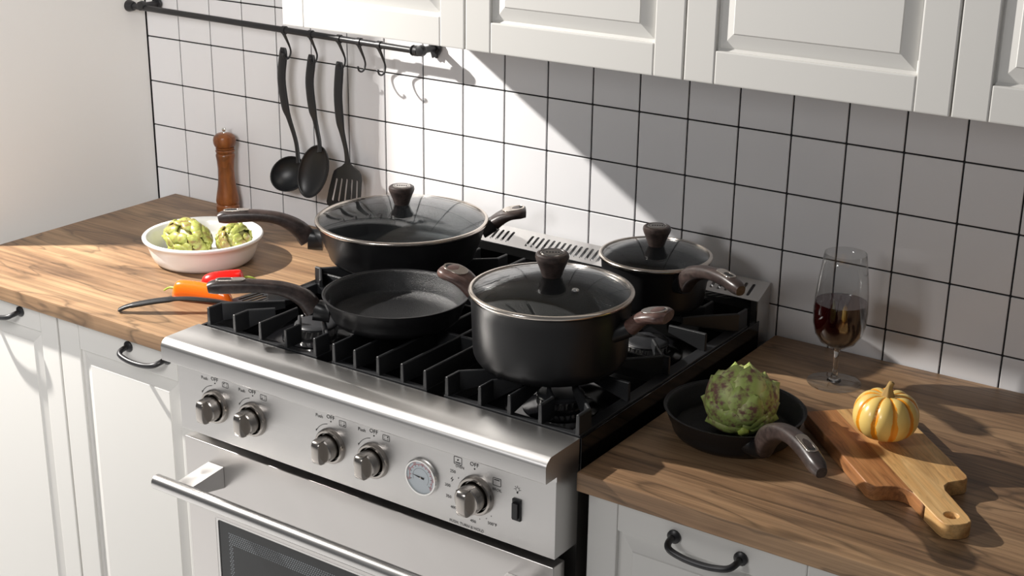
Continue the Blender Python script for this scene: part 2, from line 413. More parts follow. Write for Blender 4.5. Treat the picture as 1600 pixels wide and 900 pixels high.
# knobs
def knob_mesh():
    bm = lathe([(0, .0265), (.0195, .0265), (.0212, .0250), (.0216, .004), (.0218, 0)], 48)
    me = plate([[(.0208 * math.copysign(abs(math.cos(a)) ** .55, math.cos(a)), .0205 + .0195 * math.copysign(abs(math.sin(a)) ** .45, math.sin(a))) for a in [2 * PI * i / 40 for i in range(40)]]], .0150, .0012)
    me.transform(Matrix.Rotation(PI / 2, 4, 'Z') @ Matrix.Rotation(PI / 2, 4, 'X')); bm.from_mesh(me)
    return bm
kme = None
RX = (PI / 2, 0, 0)
def knob(x, z, sc=1.0):
    global kme
    if kme is None:
        k = link('knob', knob_mesh(), 'steel_knob', rg, (x, -.703, z), RX); autosmooth(k, .45); kme = k.data
    else:
        k = bpy.data.objects.new('knob', kme); COL.objects.link(k); k.parent = rg; k.location = (x, -.703, z); k.rotation_euler = RX
    k.scale = (sc, sc, sc)
    b = link('bezel', lathe([(.0225, 0.0), (.0225, .003), (.0245, .0085), (.0275, .0085), (.0290, .0065), (.0300, .0)], 40), 'steel_knob', k); autosmooth(b, .5)
    return k
KX = [.8975, .985, 1.1565, 1.2454]
PZ = .836
def letter(s, size, x, z, name='lettering', m='print_black'):
    return link(name, text_mesh(s, size), m, cp, (x, -.7034, z), RX)
def dotm(r, n=12):
    bm = bmesh.new(); bm.faces.new([bm.verts.new((r * math.cos(2 * PI * i / n), r * math.sin(2 * PI * i / n), 0)) for i in range(n)]); return bm
def ringm(a0, a1, r, wd, n=20):
    bm = bmesh.new(); a = [bm.verts.new((r * math.cos(a0 + (a1 - a0) * i / n), r * math.sin(a0 + (a1 - a0) * i / n), 0)) for i in range(n + 1)]
    b = [bm.verts.new(((r + wd) * math.cos(a0 + (a1 - a0) * i / n), (r + wd) * math.sin(a0 + (a1 - a0) * i / n), 0)) for i in range(n + 1)]
    for i in range(n): bm.faces.new((a[i], a[i + 1], b[i + 1], b[i]))
    return bm
for k, x in enumerate(KX):
    knob(x, PZ)
    letter('Push', .0082, x - .0235, PZ + .0460); letter('OFF', .0098, x + .0005, PZ + .0495)
    link('mark', dotm(.0013), 'print_black', cp, (x + .001, -.7034, PZ + .0425), RX)
    link('arrow', ringm(PI * .56, PI * .83, .0345, .0009), 'print_black', cp, (x, -.7034, PZ + .002), RX)
    bm = bmesh.new(); bm.faces.new([bm.verts.new(v) for v in ((-.0022, .001, 0), (.0012, .0022, 0), (-.0018, -.0032, 0))]); link('arrow_head', bm, 'print_black', cp, (x - .0295, -.7034, PZ + .020), RX)
    ic = link('icon', plate([rrect(-.007, .007, -.0048, .0048, .0014), rrect(-.0064, .0064, -.0042, .0042, .001)], .0001), 'print_black', cp, (x + .0255, -.7034, PZ + .0455), RX)
    for q, (dx, dz) in enumerate(((-.0032, .002), (-.0032, -.002), (.0032, -.002), (.0032, .002))):
        link('icon_dot', dotm(.0013) if q == k else ringm(0, 2 * PI, .0008, .0003, 8), 'print_black', cp, (x + .0255 + dx, -.7034, PZ + .0455 + dz), RX)
knob(1.4446, .8365, 1.06)
letter('OFF', .0095, 1.4400, .8850); link('mark', dotm(.0014), 'print_black', cp, (1.4405, -.7034, .8785), RX)
letter('OVEN', .0060, 1.4130, .8735); letter('250', .0072, 1.4000, .8625); letter('300', .0072, 1.3900, .8365); letter('450', .0072, 1.4380, .7902)
letter('500°F', .0072, 1.4735, .7965); letter('PUSH, TURN & HOLD', .0068, 1.426, .7785); letter('BROIL', .0062, 1.4815, .8560)
letter('400', .0072, 1.4010, .8020); letter('350', .0072, 1.3920, .8180)
for dx, dz in ((-.034, .018), (-.038, -.004), (-.026, -.028), (.006, -.0385), (.018, -.034), (.027, -.027)): link('mark', dotm(.0009), 'print_black', cp, (1.4446 + dx, -.7034, .8365 + dz), RX)
for x, z, ln in ((1.4095, .8830, -1), (1.4812, .8690, 1)):
    link('icon', plate([rrect(-.0075, .0075, -.0065, .0065, .0015), rrect(-.0068, .0068, -.0058, .0058, .001)], .0001), 'print_black', cp, (x, -.7034, z), RX)
    link('icon_bar', plate([rrect(-.005, .005, -.0006, .0006, .0003, 1)], .0001), 'print_black', cp, (x, -.7035, z + .0033 * ln), RX)
link('icon_dot', dotm(.0014), 'print_black', cp, (1.4095, -.7035, .8842), RX)
bm = bmesh.new(); bm.faces.new([bm.verts.new(v) for v in ((.001, .005, 0), (-.003, -.0006, 0), (-.0003, 0, 0))]); bm.faces.new([bm.verts.new(v) for v in ((-.001, -.005, 0), (.003, .0006, 0), (.0003, 0, 0))])
link('icon_flash', bm, 'print_black', cp, (1.3985, -.7035, .849), RX)
# light bulb symbol
link('icon', ringm(-PI * .3, PI * 1.3, .0028, .0006), 'print_black', cp, (1.518, -.7034, .868), RX)
link('icon_bar', plate([rrect(-.0012, .0012, -.0018, .0018, .0004, 1)], .0001), 'print_black', cp, (1.518, -.7034, .8632), RX)
for q in range(5):
    a = q * PI / 4
    link('icon_ray', plate([rrect(.0044, .0060, -.0003, .0003, .0001, 1)], .0001), 'print_black', cp, (1.518, -.7034, .868), (PI / 2, -a, 0))
sw = link('rocker_switch', box(-.0075, .0075, -.0175, .0175, 0, .003, .001), 'black_plastic', rg, (1.5178, -.703, .835), RX)
bm = box(-.0048, .0048, -.0125, .0125, 0, .004, .0006)
for v in bm.verts:
    if v.co.z > .002: v.co.z = .003 + abs(v.co.y) * .22
link('rocker', bm, 'black_metal', sw, (0, 0, .002))
link('mark', ringm(0, 2 * PI, .0012, .0005, 10), 'frit', sw, (0, .006, .0068), (.2, 0, 0)); link('mark', plate([rrect(-.0003, .0003, -.002, .002, .0001, 1)], .0001), 'frit', sw, (0, -.006, .0068), (-.2, 0, 0))
# gauge
gz = .8365
gg = link('thermometer', lathe([(0, 0), (.0300, 0), (.0305, .004), (.0290, .0068), (.0268, .0068), (.0262, .004), (0, .004)], 48), 'chrome', rg, (1.3419, -.703, gz), RX); autosmooth(gg, .5)
link('dial', lathe([(0, .0045), (.0262, .0045)], 40), 'gauge_face', gg)
link('scale_arc', ringm(-PI * .22, PI * 1.12, .0215, .0007, 30), 'print_red', gg, (0, 0, .0047))
link('scale_arc', ringm(-PI * .22, PI * 1.12, .0150, .0004, 30), 'print_black', gg, (0, 0, .0047))
for q in range(13):
    a = PI * 1.1 - q * PI * 1.3 / 12
    link('tick', plate([rrect(.0185, .0212, -.0004, .0004, .0001, 1)], .0001), 'print_red' if q % 2 else 'print_black', gg, (0, 0, .0047), (0, 0, a))
    if q % 2 == 0: link('numeral', text_mesh(str(50 * (q + 1)), .0042), 'print_red', gg, (.0240 * math.cos(a), .0240 * math.sin(a), .0047), (0, 0, a - PI / 2))
bm = bmesh.new(); bm.faces.new([bm.verts.new(v) for v in ((-.018, .0014, 0), (-.002, -.0012, 0), (.006, -.0022, 0), (.007, .0016, 0), (-.002, .0014, 0))]); link('needle', bm, 'print_black', gg, (0, 0, .0052), (0, 0, -.06))
link('pin', lathe([(0, .0015), (.0014, .001), (.0016, 0)], 12), 'champagne', gg, (0, 0, .005))

# back vent guard: sloped top with slots, side cheek
by0, bz0, by1, bz1 = -.0555, .984, -.0075, 1.006
sl = math.hypot(by1 - by0, bz1 - bz0); ang = math.atan2(bz1 - bz0, by1 - by0)
holes = []
groups = [(.845, 5), (1.084, 16), (1.46, 9)]
slots = [.840 + .0125 * i for i in range(17)] + [1.0855 + .0125 * i for i in range(17)] + [1.372 + .0145 * i for i in range(14)]
slots = [s for s in slots if s < 1.565 and not (1.30 < s < 1.365)]
for s in slots: holes.append(stadium(s, sl * .47, .0058, sl * .60, 5))
vg = link('vent_guard', plate([rrect(XL, XR, 0, sl, .0005, 1)] + holes, .0015), 'steel', rg, (0, by0, bz0), (ang, 0, 0))
link('guard_body', box(XL, XR, by0, by1 + .001, .9, .9665), 'void_black', rg)
cheek = [(by0, .90), (by0, bz0 + .0006), (by1, bz1 + .0006), (by1, .90)]
for x in (XR - .0005, XL - .0010): link('guard_side', extrude_profile(cheek, x, x + .0016), 'steel', rg)
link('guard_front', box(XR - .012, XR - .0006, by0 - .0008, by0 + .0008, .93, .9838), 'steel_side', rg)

# burners
def burner(x, y):
    b = link('burner', lathe([(0, 0), (.052, 0), (.060, .0015), (.048, .004), (.036, .005), (.034, .012), (0, .012)], 40), 'tray_black', rg, (x, y, .912)); autosmooth(b)
    bm = bmesh.new(); n = 72; rr = []
    for zz, r0, r1 in ((.004, .036, .036), (.010, .0385, .0385), (.0212, .0385, .0365)):
        rr.append([bm.verts.new(((r1 if (i % 3 == 0) else r0) * math.cos(2 * PI * i / n), (r1 if (i % 3 == 0) else r0) * math.sin(2 * PI * i / n), zz)) for i in range(n)])
    for a, c in zip(rr[:-1], rr[1:]):
        for i in range(n): bm.faces.new((a[i], a[(i + 1) % n], c[(i + 1) % n], c[i]))
    bm.faces.new(rr[-1])
    link('flame_ring', bm, 'chrome', b)
    autosmooth(link('cap', lathe([(0, .0285), (.030, .0285), (.0355, .0270), (.0380, .0245), (.0375, .0212), (0, .0212)], 44), 'burner_cap', b), .8)
    autosmooth(link('igniter', lathe([(0, .026), (.002, .026), (.0022, .008), (.0045, .006), (.0045, 0), (0, 0)], 12), 'ceramic', b, (-.044, .012, 0)))
for x in (.948, 1.462):
    for y in (-.502, -.228): burner(x, y)

# grates
def fin(parent, path, zb=.9475, zt=.981, w_=.0029, drop=None, name='fin'):
    path = [Vector((*p, 0)) for p in path]; bm = bmesh.new(); n = len(path)
    sect = lambda h: [(-w_ * 1.25, 0), (-w_, h - .002), (-w_ * .6, h), (w_ * .6, h), (w_, h - .002), (w_ * 1.25, 0)]
    rings = []
    for i, p in enumerate(path):
        d0 = (path[i] - path[i - 1]).normalized() if i else (path[1] - path[0]).normalized()
        d1 = (path[i + 1] - path[i]).normalized() if i < n - 1 else d0
        t = (d0 + d1).normalized(); s = Vector((-t.y, t.x, 0)) / max(.5, t.dot(d0))
        h = zt - zb; base = zb
        if drop and i == n - 1: base = zt - drop
        q = []
        for a, z in sect(zt - base): q.append(bm.verts.new(p + s * a + Vector((0, 0, base + z))))
        rings.append(q)
    # rounded front corner
    for a, b in zip(rings[:-1], rings[1:]):
        for i in range(6): bm.faces.new((a[i], b[i], b[(i + 1) % 6], a[(i + 1) % 6]))
    bm.faces.new(rings[0]); bm.faces.new(rings[-1][::-1])
    bmesh.ops.recalc_face_normals(bm, faces=bm.faces)
    es = [e for e in bm.edges if len(e.link_faces) == 2 and e.calc_face_angle(0) > .9]
    bmesh.ops.bevel(bm, geom=es, offset=.0008, segments=1, affect='EDGES')
    return link(name, bm, 'cast_iron', parent)
def mir(path): return [(x, -.730 - y) for x, y in path]
def grate(x0, x1, label, kind):
    t = thing('burner_grate', label, 'grate', (0, 0, 0), group='cast iron burner grates')
    y0, y1 = -.6415, -.0885; rw = .012
    bm = box(x0, x1, y0, y0 + rw, .9300, .9495, .001)
    box(x0, x1, y1 - rw, y1, .9300, .9495, .001, bm); box(x0, x0 + rw, y0 + rw, y1 - rw, .9300, .9495, .001, bm)
    box(x1 - rw - (.008 if kind == 'R' else 0), x1, y0 + rw, y1 - rw, .9300, .9495, .001, bm)
    box(x0 + rw, x1 - rw, -.371, -.359, .9300, .9495, .001, bm)
    link('frame', bm, 'cast_iron', t)
    c = (x0 + x1) / 2
    if kind != 'C':
        xs = {'L': (.8262, .888, .948, 1.006, 1.0705), 'R': (1.3415, 1.404, 1.4585, 1.5140, 1.5795)}[kind]; c = {'L': .948, 'R': 1.460}[kind]
        fr = [[(xs[0], -.641), (xs[0], -.609), (c - .040, -.535)], [(xs[1], -.641), (xs[1], -.607), (xs[1] + .032, -.573)], [(xs[2], -.641), (xs[2], -.548)],
              [(xs[3], -.641), (xs[3], -.607), (xs[3] - .028, -.575)], [(xs[4], -.641), (xs[4], -.609), (c + .048, -.538)]]
        for p in fr:
            fin(t, p, drop=.014); fin(t, mir(p), drop=.014)
        for xa, sg in ((xs[0], 1), (xs[4], -1)):
            for yy in (-.4915, -.2385):
                fin(t, [(xa, yy), (xa + sg * .070, yy)], drop=.014)
            fin(t, [(xa, -.365), (xa + sg * .012, -.365), (xa + sg * .060, -.418)], drop=.014)
            fin(t, [(xa + sg * .012, -.365), (xa + sg * .060, -.312)], drop=.014)
        fin(t, [(c, -.365), (c, -.455)], drop=.014); fin(t, [(c, -.365), (c, -.275)], drop=.014)
        fin(t, [(xs[0] + .012, -.365), (xs[4] - .012, -.365)], zt=.972)
    else:
        for x in (1.1120, 1.1564, 1.2044, 1.2535, 1.2990):
            fin(t, [(x, -.641), (x, -.089)])
        for y in (-.487, -.365, -.243): fin(t, [(1.1120, y), (1.2990, y)], zt=.9805)
    for x in (x0 + .012, x1 - .012):
        for y in (-.62, -.11): link('foot', box(x - .006, x + .006, y - .006, y + .006, .9121, .934), 'cast_iron', t)
    return t
grate(.8215, 1.0755, 'black cast iron burner grate at the left of the range, under the saute pan', 'L')
grate(1.1075, 1.3035, 'black cast iron grate in the middle of the range with long straight bars', 'C')
grate(1.3365, 1.5845, 'black cast iron burner grate at the right of the range, under the dutch oven', 'R')

# ------------------------------------------------------------------ cookware
def pan(name, label, cat, c, zb, zr, r, rb, t_=.0035, rc=.014):
    t = thing(name, label, cat, (c[0], c[1], zb)); h = zr - zb
    # outer wall curve
    out = [(0, .0008), (rb - .012, .0008), (rb - .008, 0)]
    for i in range(1, 7):
        a = PI / 2 * i / 6; out.append((rb - .008 + (rc) * math.sin(a), rc * (1 - math.cos(a))))
    x1 = rb - .008 + rc
    for k in (.3, .55, .8, .95): out.append((x1 + (r - .0015 - x1) * k ** .8, rc + (h - rc) * k))
    rim = [(r - .0006, h - .0012), (r, h - .0003), (r - .0012, h), (r - t_ + .0006, h), (r - t_, h - .001)]
    inn = [(a - t_, b) for a, b in out[::-1] if b > .007 and a > rb - .01]
    inn = [(a, max(b, .0065)) for a, b in inn] + [(rb - .02, .0050), (0, .0050)]
    ob = link('body', lathe(out + rim, 72), 'pot_black', t, smooth=True); autosmooth(ob, .5)
    link('lining', lathe([rim[-1]] + inn, 72), 'pot_inner', t, smooth=True)
    return t, h
def long_handle(t, phi, prof, sec, tip, m_='handle_wood', ins=None, lugs=None):
    """prof: (s,z) centre line in the vertical plane; sec: (half width, half height)"""
    d = Vector((math.cos(phi), math.sin(phi), 0)); N = 5
    full = smooth_pts([(*p, *s) for p, s in zip(prof, sec)], N)
    pts = [d * q[0] + Vector((0, 0, q[1])) for q in full]
    hd = link('handle', sweep(pts, [(q[2], q[3]) for q in full], 20, power=2.7), m_, t); autosmooth(hd, .75)
    if lugs:
        l = smooth_pts([(*p, *s) for p, s in lugs], 4)
        lg = link('handle_mount', sweep([d * q[0] + Vector((0, 0, q[1])) for q in l], [(q[2], q[3]) for q in l], 20, power=2.6), 'pot_black', t); autosmooth(lg, .8)
    if ins:
        s0, z0, s1, z1, wd, hole = ins   # silver plate on the top of the handle
        L = math.hypot(s1 - s0, z1 - z0); el = math.atan2(z1 - z0, s1 - s0)
        pl = plate([stadium(L / 2, 0, L, wd, 8), stadium(L * .68, 0, L * .50, wd * (.66 if hole == 'h' else .56), 7)], .0022, .0005)
        mtx = Matrix.Translation(d * s0 + Vector((0, 0, z0))) @ Matrix.Rotation(phi, 4, 'Z') @ Matrix.Rotation(-el, 4, 'Y')
        o = link('metal_insert', pl, 'champagne', hd); o.matrix_local = mtx
        o = link('hanging_hole_shade', plate([stadium(L * .68, 0, L * .49, wd * (.65 if hole == 'h' else .55), 7)], .0006), 'void_black', hd); o.matrix_local = mtx @ Matrix.Translation((0, 0, .0006))  # black plate, paints the dark inside the hanging hole; handle stays solid
    return hd
def lid(name, label, c, z, r, kn=1.0, vent=None):
    t = thing(name, label, 'lid', (c[0], c[1], z))
    hgt = .017 + .012 * (r - .1) / .06; tk = .0028
    dome = lambda q, o: (q * (r - .004), o + .004 + hgt * (1 - q ** 2.2))
    qs = [1, .97, .93, .87, .78, .66, .5, .34, .18, .06]
    prof = [dome(q, 0) for q in qs] + [(0, .004 + hgt)]
    inner = [(0, .004 + hgt - tk)] + [(dome(q, 0)[0] * .985, dome(q, -tk)[1]) for q in qs[::-1]]
    g = link('glass_dome', lathe(prof + inner, 72, closed=False), 'lid_glass', t, smooth=True)
    autosmooth(link('steel_rim', lathe([(r - .005, .0065), (r - .002, .0068), (r + .0006, .0052), (r + .0012, .0028), (r + .0004, .0006), (r - .004, .0002), (r - .007, .0012)], 72, closed=True), 'champagne', t), .9)
    kz = hgt + .004
    kb = link('knob', lathe([(0, -.001), (.0135, -.001), (.0150, .002), (.0165, .008), (.0200, .018), (.0232, .026), (.0245, .031), (.0238, .0355), (.0215, .0375), (.0185, .0380), (.0180, .0372), (0, .0372)], 40), 'handle_wood', t, (0, 0, kz)); autosmooth(kb, .5); kb.scale = (kn, kn, kn * .92)
    autosmooth(link('emblem', lathe([(0, .0385), (.0160, .0385), (.0172, .0375), (.0172, .037), (0, .037)], 32), 'steel_knob', kb), .5)
    link('emblem_ring', ringm(0, 2 * PI, .0135, .0006, 30), 'print_black', kb, (0, 0, .0387)); link('emblem_bars', plate([rrect(-.009 + .0042 * q, -.0062 + .0042 * q, -.0018, .0018, .0004, 1) for q in range(5)], .0002), 'print_black', kb, (0, 0, .0388), (0, 0, .55))
    if vent:
        a, rr = vent; q = rr / (r - .004)
        autosmooth(link('steam_vent', lathe([(.0015, .0), (.0018, .0022), (.0040, .0022), (.0056, .0010), (.0058, -.001)], 20), 'chrome', t, (rr * math.cos(a), rr * math.sin(a), dome(q, 0)[1])))
        link('vent_hole_shade', lathe([(0, .0012), (.0019, .0012)], 12), 'void_black', t, (rr * math.cos(a), rr * math.sin(a), dome(q, 0)[1]))  # black disc painted as the shade down the vent opening
    return t
GT = .9812
def rad(d): return math.radians(d)
HS = [(.0125, .0165), (.0140, .0150), (.0135, .0125), (.0130, .0115), (.0130, .0120), (.0120, .0110), (.0085, .0080)]
# A: saute pan, rear left
A = (.930, -.235)
tA, h = pan('saute_pan', 'large covered black saute pan on the rear left of the range', 'pan', A, GT, 1.058, .1615, .128, rc=.02)
long_handle(tA, rad(218), [(.176, .040), (.194, .062), (.225, .080), (.262, .0875), (.300, .0875), (.330, .0855), (.342, .0835)],
            [(.0125, .0185), (.0135, .0160), (.0130, .0120), (.0130, .0108), (.0135, .0120), (.0130, .0118), (.0105, .0085)], None, ins=(.285, .0995, .333, .0985, .016, 'o'),
            lugs=[((.150, .040), (.024, .020)), ((.162, .040), (.017, .020)), ((.177, .041), (.0128, .0195))])
def helper(t, phi, r, z0, z1, m_='handle_wood', s=1.):
    long_handle(t, phi, [(r + .012 * s, z0), (r + .026 * s, z0 + (z1 - z0) * .5), (r + .042 * s, z0 + (z1 - z0) * .85), (r + .060 * s, z1), (r + .072 * s, z1)],
                [(.0170, .0130), (.0205, .0115), (.0255, .0095), (.0265, .0100), (.0200, .0085)], None, m_, ins=(r + .028 * s, z0 + (z1 - z0) * .72 + .0098, r + .070 * s, z1 + .0106, .032, 'h'),
                lugs=[((r - .010, z0 - .012), (.030, .014)), ((r + .002, z0 - .006), (.022, .014)), ((r + .013 * s, z0), (.0165, .0135))])
helper(tA, rad(38), .1615, .070, .092)
lid('glass_lid', 'large glass lid with dark knob on the rear left saute pan', A, 1.0575, .1625)
# B: open fry pan
B = (1.1245, -.494)
tB, h = pan('frying_pan', 'open black frying pan on the front of the range left of the dutch oven', 'pan', B, GT, 1.030, .1245, .098, rc=.022)
long_handle(tB, rad(218), [(.138, .018), (.154, .040), (.186, .056), (.225, .062), (.265, .0625), (.298, .0615), (.312, .0595)],
            [(.0125, .0175), (.0135, .0155), (.0130, .0120), (.0130, .0108), (.0135, .0120), (.0130, .0118), (.0105, .0085)], None, ins=(.250, .0745, .300, .0740, .016, 'o'),
            lugs=[((.112, .016), (.026, .017)), ((.125, .017), (.018, .017)), ((.139, .019), (.0128, .0180))])
# C: dutch oven
Cc = (1.437, -.497)
tC, h = pan('dutch_oven', 'tall black two-handled pot with glass lid on the front right burner', 'pot', Cc, GT, 1.0985, .1270, .104, rc=.026)
helper(tC, rad(4), .1270, .088, .116, 'handle_wood_warm', 1.0)
helper(tC, rad(184), .1270, .090, .116, 'handle_wood_warm', 1.0)
lid('glass_lid', 'glass lid with steam vent and dark knob on the tall front pot', Cc, 1.0985, .1285, 1.08, (rad(-22), .062))
# D: saucepan
Dc = (1.437, -.165)
tD, h = pan('saucepan', 'small black saucepan with long handle and glass lid, rear right burner', 'pan', Dc, GT, 1.0685, .0965, .076, rc=.02)
HD = [(.0120, .0165), (.0135, .0150), (.0130, .0120), (.0128, .0105), (.0128, .0108), (.0115, .0105), (.0080, .0085)]
long_handle(tD, rad(-33), [(.104, .070), (.124, .092), (.156, .108), (.196, .118), (.236, .1215), (.268, .1195), (.281, .1175)], HD, None, ins=(.212, .1315, .257, .1315, .017, 'o'),
            lugs=[((.084, .066), (.022, .016)), ((.094, .067), (.015, .016)), ((.106, .071), (.0122, .0165))])
lid('glass_lid', 'small glass lid with dark knob on the rear right saucepan', Dc, 1.0685, .0980, 1.0)
# E: fry pan on the counter
E_ = (1.729, -.432)
tE, h = pan('frying_pan', 'black frying pan on the right worktop holding a green artichoke', 'pan', E_, .9105, .958, .1075, .082, rc=.02)
long_handle(tE, rad(-43), [(.114, .034), (.133, .060), (.165, .082), (.205, .0955), (.250, .0985), (.292, .0935), (.309, .0900)],
            [(.0125, .0175), (.0145, .0165), (.0140, .0130), (.0130, .0110), (.0125, .0115), (.0120, .0120), (.0075, .0085)], None, ins=(.232, .1095, .282, .1070, .017, 'o'),
            lugs=[((.094, .028), (.024, .014)), ((.104, .029), (.017, .015)), ((.116, .036), (.0122, .0165))])

# ------------------------------------------------------------------ baking dish
tb = link('baking_dish', lathe([(0, .0), (.088, .0), (.095, .002), (.1015, .009), (.107, .022), (.111, .036), (.1140, .0445), (.1185, .0480), (.1212, .0510), (.1215, .0540), (.1195, .0562), (.1160, .0565), (.1125, .0545), (.1090, .046), (.1045, .030), (.0975, .013), (.088, .007), (0, .006)], 72), 'ceramic', None, (.473, -.313, CT + .0003), smooth=True)
tag(tb, 'round white ceramic baking dish on the left worktop with two artichokes', 'dish')

# ------------------------------------------------------------------ artichokes
def bract_mesh(L, W, curl, cup, tip):
    bm = bmesh.new(); nu, nv = 6, 6; top = []; bot = []
    for j in range(nv + 1):
        v = j / nv; wv = W * (.62, .80, .95, 1.0, .90, .60, .10)[j]
        ra, rb_ = [], []
        for i in range(nu + 1):
            u = i / nu * 2 - 1
            x = u * wv; y = v * L
            z = .0040 + cup * W * (1 - u * u) * .55 - curl * (v - .45) ** 2 * L + tip * max(0, v - .7) ** 2 * L * 3
            ra.append(bm.verts.new((x, y, z))); rb_.append(bm.verts.new((x * .96, y, z - .0022 - .002 * (1 - u * u))))
        top.append(ra); bot.append(rb_)
    for j in range(nv):
        for i in range(nu):
            bm.faces.new((top[j][i], top[j][i + 1], top[j + 1][i + 1], top[j + 1][i])); bm.faces.new((bot[j][i], bot[j + 1][i], bot[j + 1][i + 1], bot[j][i + 1]))
        bm.faces.new((top[j][0], top[j + 1][0], bot[j + 1][0], bot[j][0])); bm.faces.new((top[j][nu], bot[j][nu], bot[j + 1][nu], top[j + 1][nu]))
    for i in range(nu):
        bm.faces.new((top[0][i], bot[0][i], bot[0][i + 1], top[0][i + 1])); bm.faces.new((top[nv][i], top[nv][i + 1], bot[nv][i + 1], bot[nv][i]))
    bmesh.ops.recalc_face_normals(bm, faces=bm.faces)
    me = bpy.data.meshes.new('bract'); bm.to_mesh(me); bm.free()
    for f in me.polygons: f.use_smooth = True
    return me
def artichoke(label, loc, axis, R_, H_, m_, stem_m, n=58, seed=1, stem=True, messy=0., W0=.0155, L0=.034):
    rnd = random.Random(seed)
    t = thing('artichoke', label, 'artichoke', loc); t.rotation_euler = Vector(axis).to_track_quat('Z', 'Y').to_euler()
    core = link('core', lathe([(0, -H_ * .86)] + [(R_ * .86 * math.sin(a), -H_ * .86 * math.cos(a)) for a in [PI * i / 14 for i in range(1, 14)]] + [(0, H_ * .86)], 28), m_, t, smooth=True)
    mes = [bract_mesh(L0 * k, W0, cu, cp_, tp) for k, cu, cp_, tp in ((1, .45, .62, .22), (1.05, .5, .75, .34), (.95, .4, .7, .12))]
    for q in mes: q.materials.append(MATS[m_])
    for k in range(n):
        f = (k + .5) / n; th = PI * (.07 + .83 * f ** .88)         # polar angle from the stem end
        ph = k * 2.39996 + rnd.uniform(-.12, .12) * (1 + messy * 3)
        rr = R_ * math.sin(th); z = -H_ * math.cos(th)
        P = Vector((rr * math.cos(ph), rr * math.sin(ph), z))
        nrm = Vector((math.cos(ph) * math.sin(th) / R_, math.sin(ph) * math.sin(th) / R_, -math.cos(th) / H_)).normalized()
        up = Vector((math.cos(ph) * math.cos(th) * R_, math.sin(ph) * math.cos(th) * R_, math.sin(th) * H_)).normalized()
        up = (up + nrm * ((.10 if not messy else -.02) + rnd.uniform(-.1, .1) * (1 + messy))).normalized(); nrm = (nrm - up * nrm.dot(up)).normalized(); side = up.cross(nrm)
        s = (.55 + .55 * math.sin(PI * min(1, (.12 + .86 * f))) ** .8) * rnd.uniform(.92, 1.08)
        mt = Matrix((side, up, nrm)).transposed().to_4x4()
        o = bpy.data.objects.new('bract', mes[rnd.randrange(3)]); COL.objects.link(o); o.parent = t
        o.matrix_local = Matrix.Translation(P - up * L0 * .42 * s - nrm * (.0035 - .001 * rnd.random())) @ mt @ Matrix.Rotation(rnd.uniform(-.2, .2) * (1 + messy * 2), 4, 'Z') @ Matrix.Diagonal((s * rnd.uniform(.95, 1.15), s, s, 1))
    if stem:
        bm = lathe([(0, -H_ - .010), (.0075, -H_ - .010), (.0085, -H_ - .006), (.0090, -H_ + .001), (.0150, -H_ + .006), (.0240, -H_ + .013), (.030, -H_ + .022)], 20)
        for v in bm.verts:
            a = math.atan2(v.co.y, v.co.x); v.co.x *= 1 + .08 * math.cos(5 * a); v.co.y *= 1 + .08 * math.cos(5 * a)
        link('stem', bm, stem_m, t, smooth=True)
    return t
artichoke('fresh green and purple artichoke lying in the frying pan on the right worktop', (1.735, -.426, .9665), (-.44, .62, .65), .0445, .0445, 'artichoke_green', 'artichoke_stem', 40, 3, True, 0, .0225, .047)
artichoke('larger cooked artichoke at the left in the white baking dish', (.436, -.320, .9505), (-.80, .05, .08), .0345, .0560, 'artichoke_cooked', 'artichoke_stem', 84, 11, False, 1.2, .0105, .030)
artichoke('smaller cooked artichoke at the right in the white baking dish', (.517, -.270, .9495), (.25, -.75, .5), .0320, .0360, 'artichoke_cooked', 'artichoke_stem', 52, 5, False, .8, .0095, .025)

# ------------------------------------------------------------------ pumpkin
pt = thing('pumpkin', 'small yellow and orange striped pumpkin on the cutting board', 'pumpkin', (1.9375, -.3615, .9352))
bm = bmesh.new(); NS, NV = 120, 26; rings = []
for j in range(NV + 1):
    th = PI * j / NV; rings.append([])
    for i in range(NS):
        a = 2 * PI * i / NS; g = abs(math.cos(5 * a)) ** .55
        rr = .0485 * (math.sin(th) ** .85 if 0 < j < NV else 0.0001) * (.945 + .055 * g)
        z = .0400 - .0385 * math.cos(th) * (1 if j < NV / 2 else 1.0) - .0085 * math.exp(-((PI - th) / .42) ** 2) + .005 * math.exp(-(th / .5) ** 2)
        z -= .0045 * (1 - g) * math.sin(th) * (1 if th > PI / 2 else 0)
        rings[-1].append(bm.verts.new((rr * math.cos(a), rr * math.sin(a), z)))
for a, b in zip(rings[:-1], rings[1:]):
    for i in range(NS): bm.faces.new((a[i], a[(i + 1) % NS], b[(i + 1) % NS], b[i]))
link('skin', bm, 'pumpkin_skin', pt, smooth=True)
pts = smooth_pts([(0, 0, .0680), (0, 0, .0750), (.0005, .001, .0830), (.003, .003, .0910)], 4)
bm = sweep(pts, [(.0105 - .0062 * min(1, k / 9), .0100 - .0060 * min(1, k / 9)) for k in range(len(pts))], 20, up=(0, 1, 0))
for v in bm.verts:
    a = math.atan2(v.co.y, v.co.x); f = 1 + .13 * math.cos(5 * a); v.co.x *= f; v.co.y *= f
link('stem', bm, 'pumpkin_stem', pt, smooth=True)

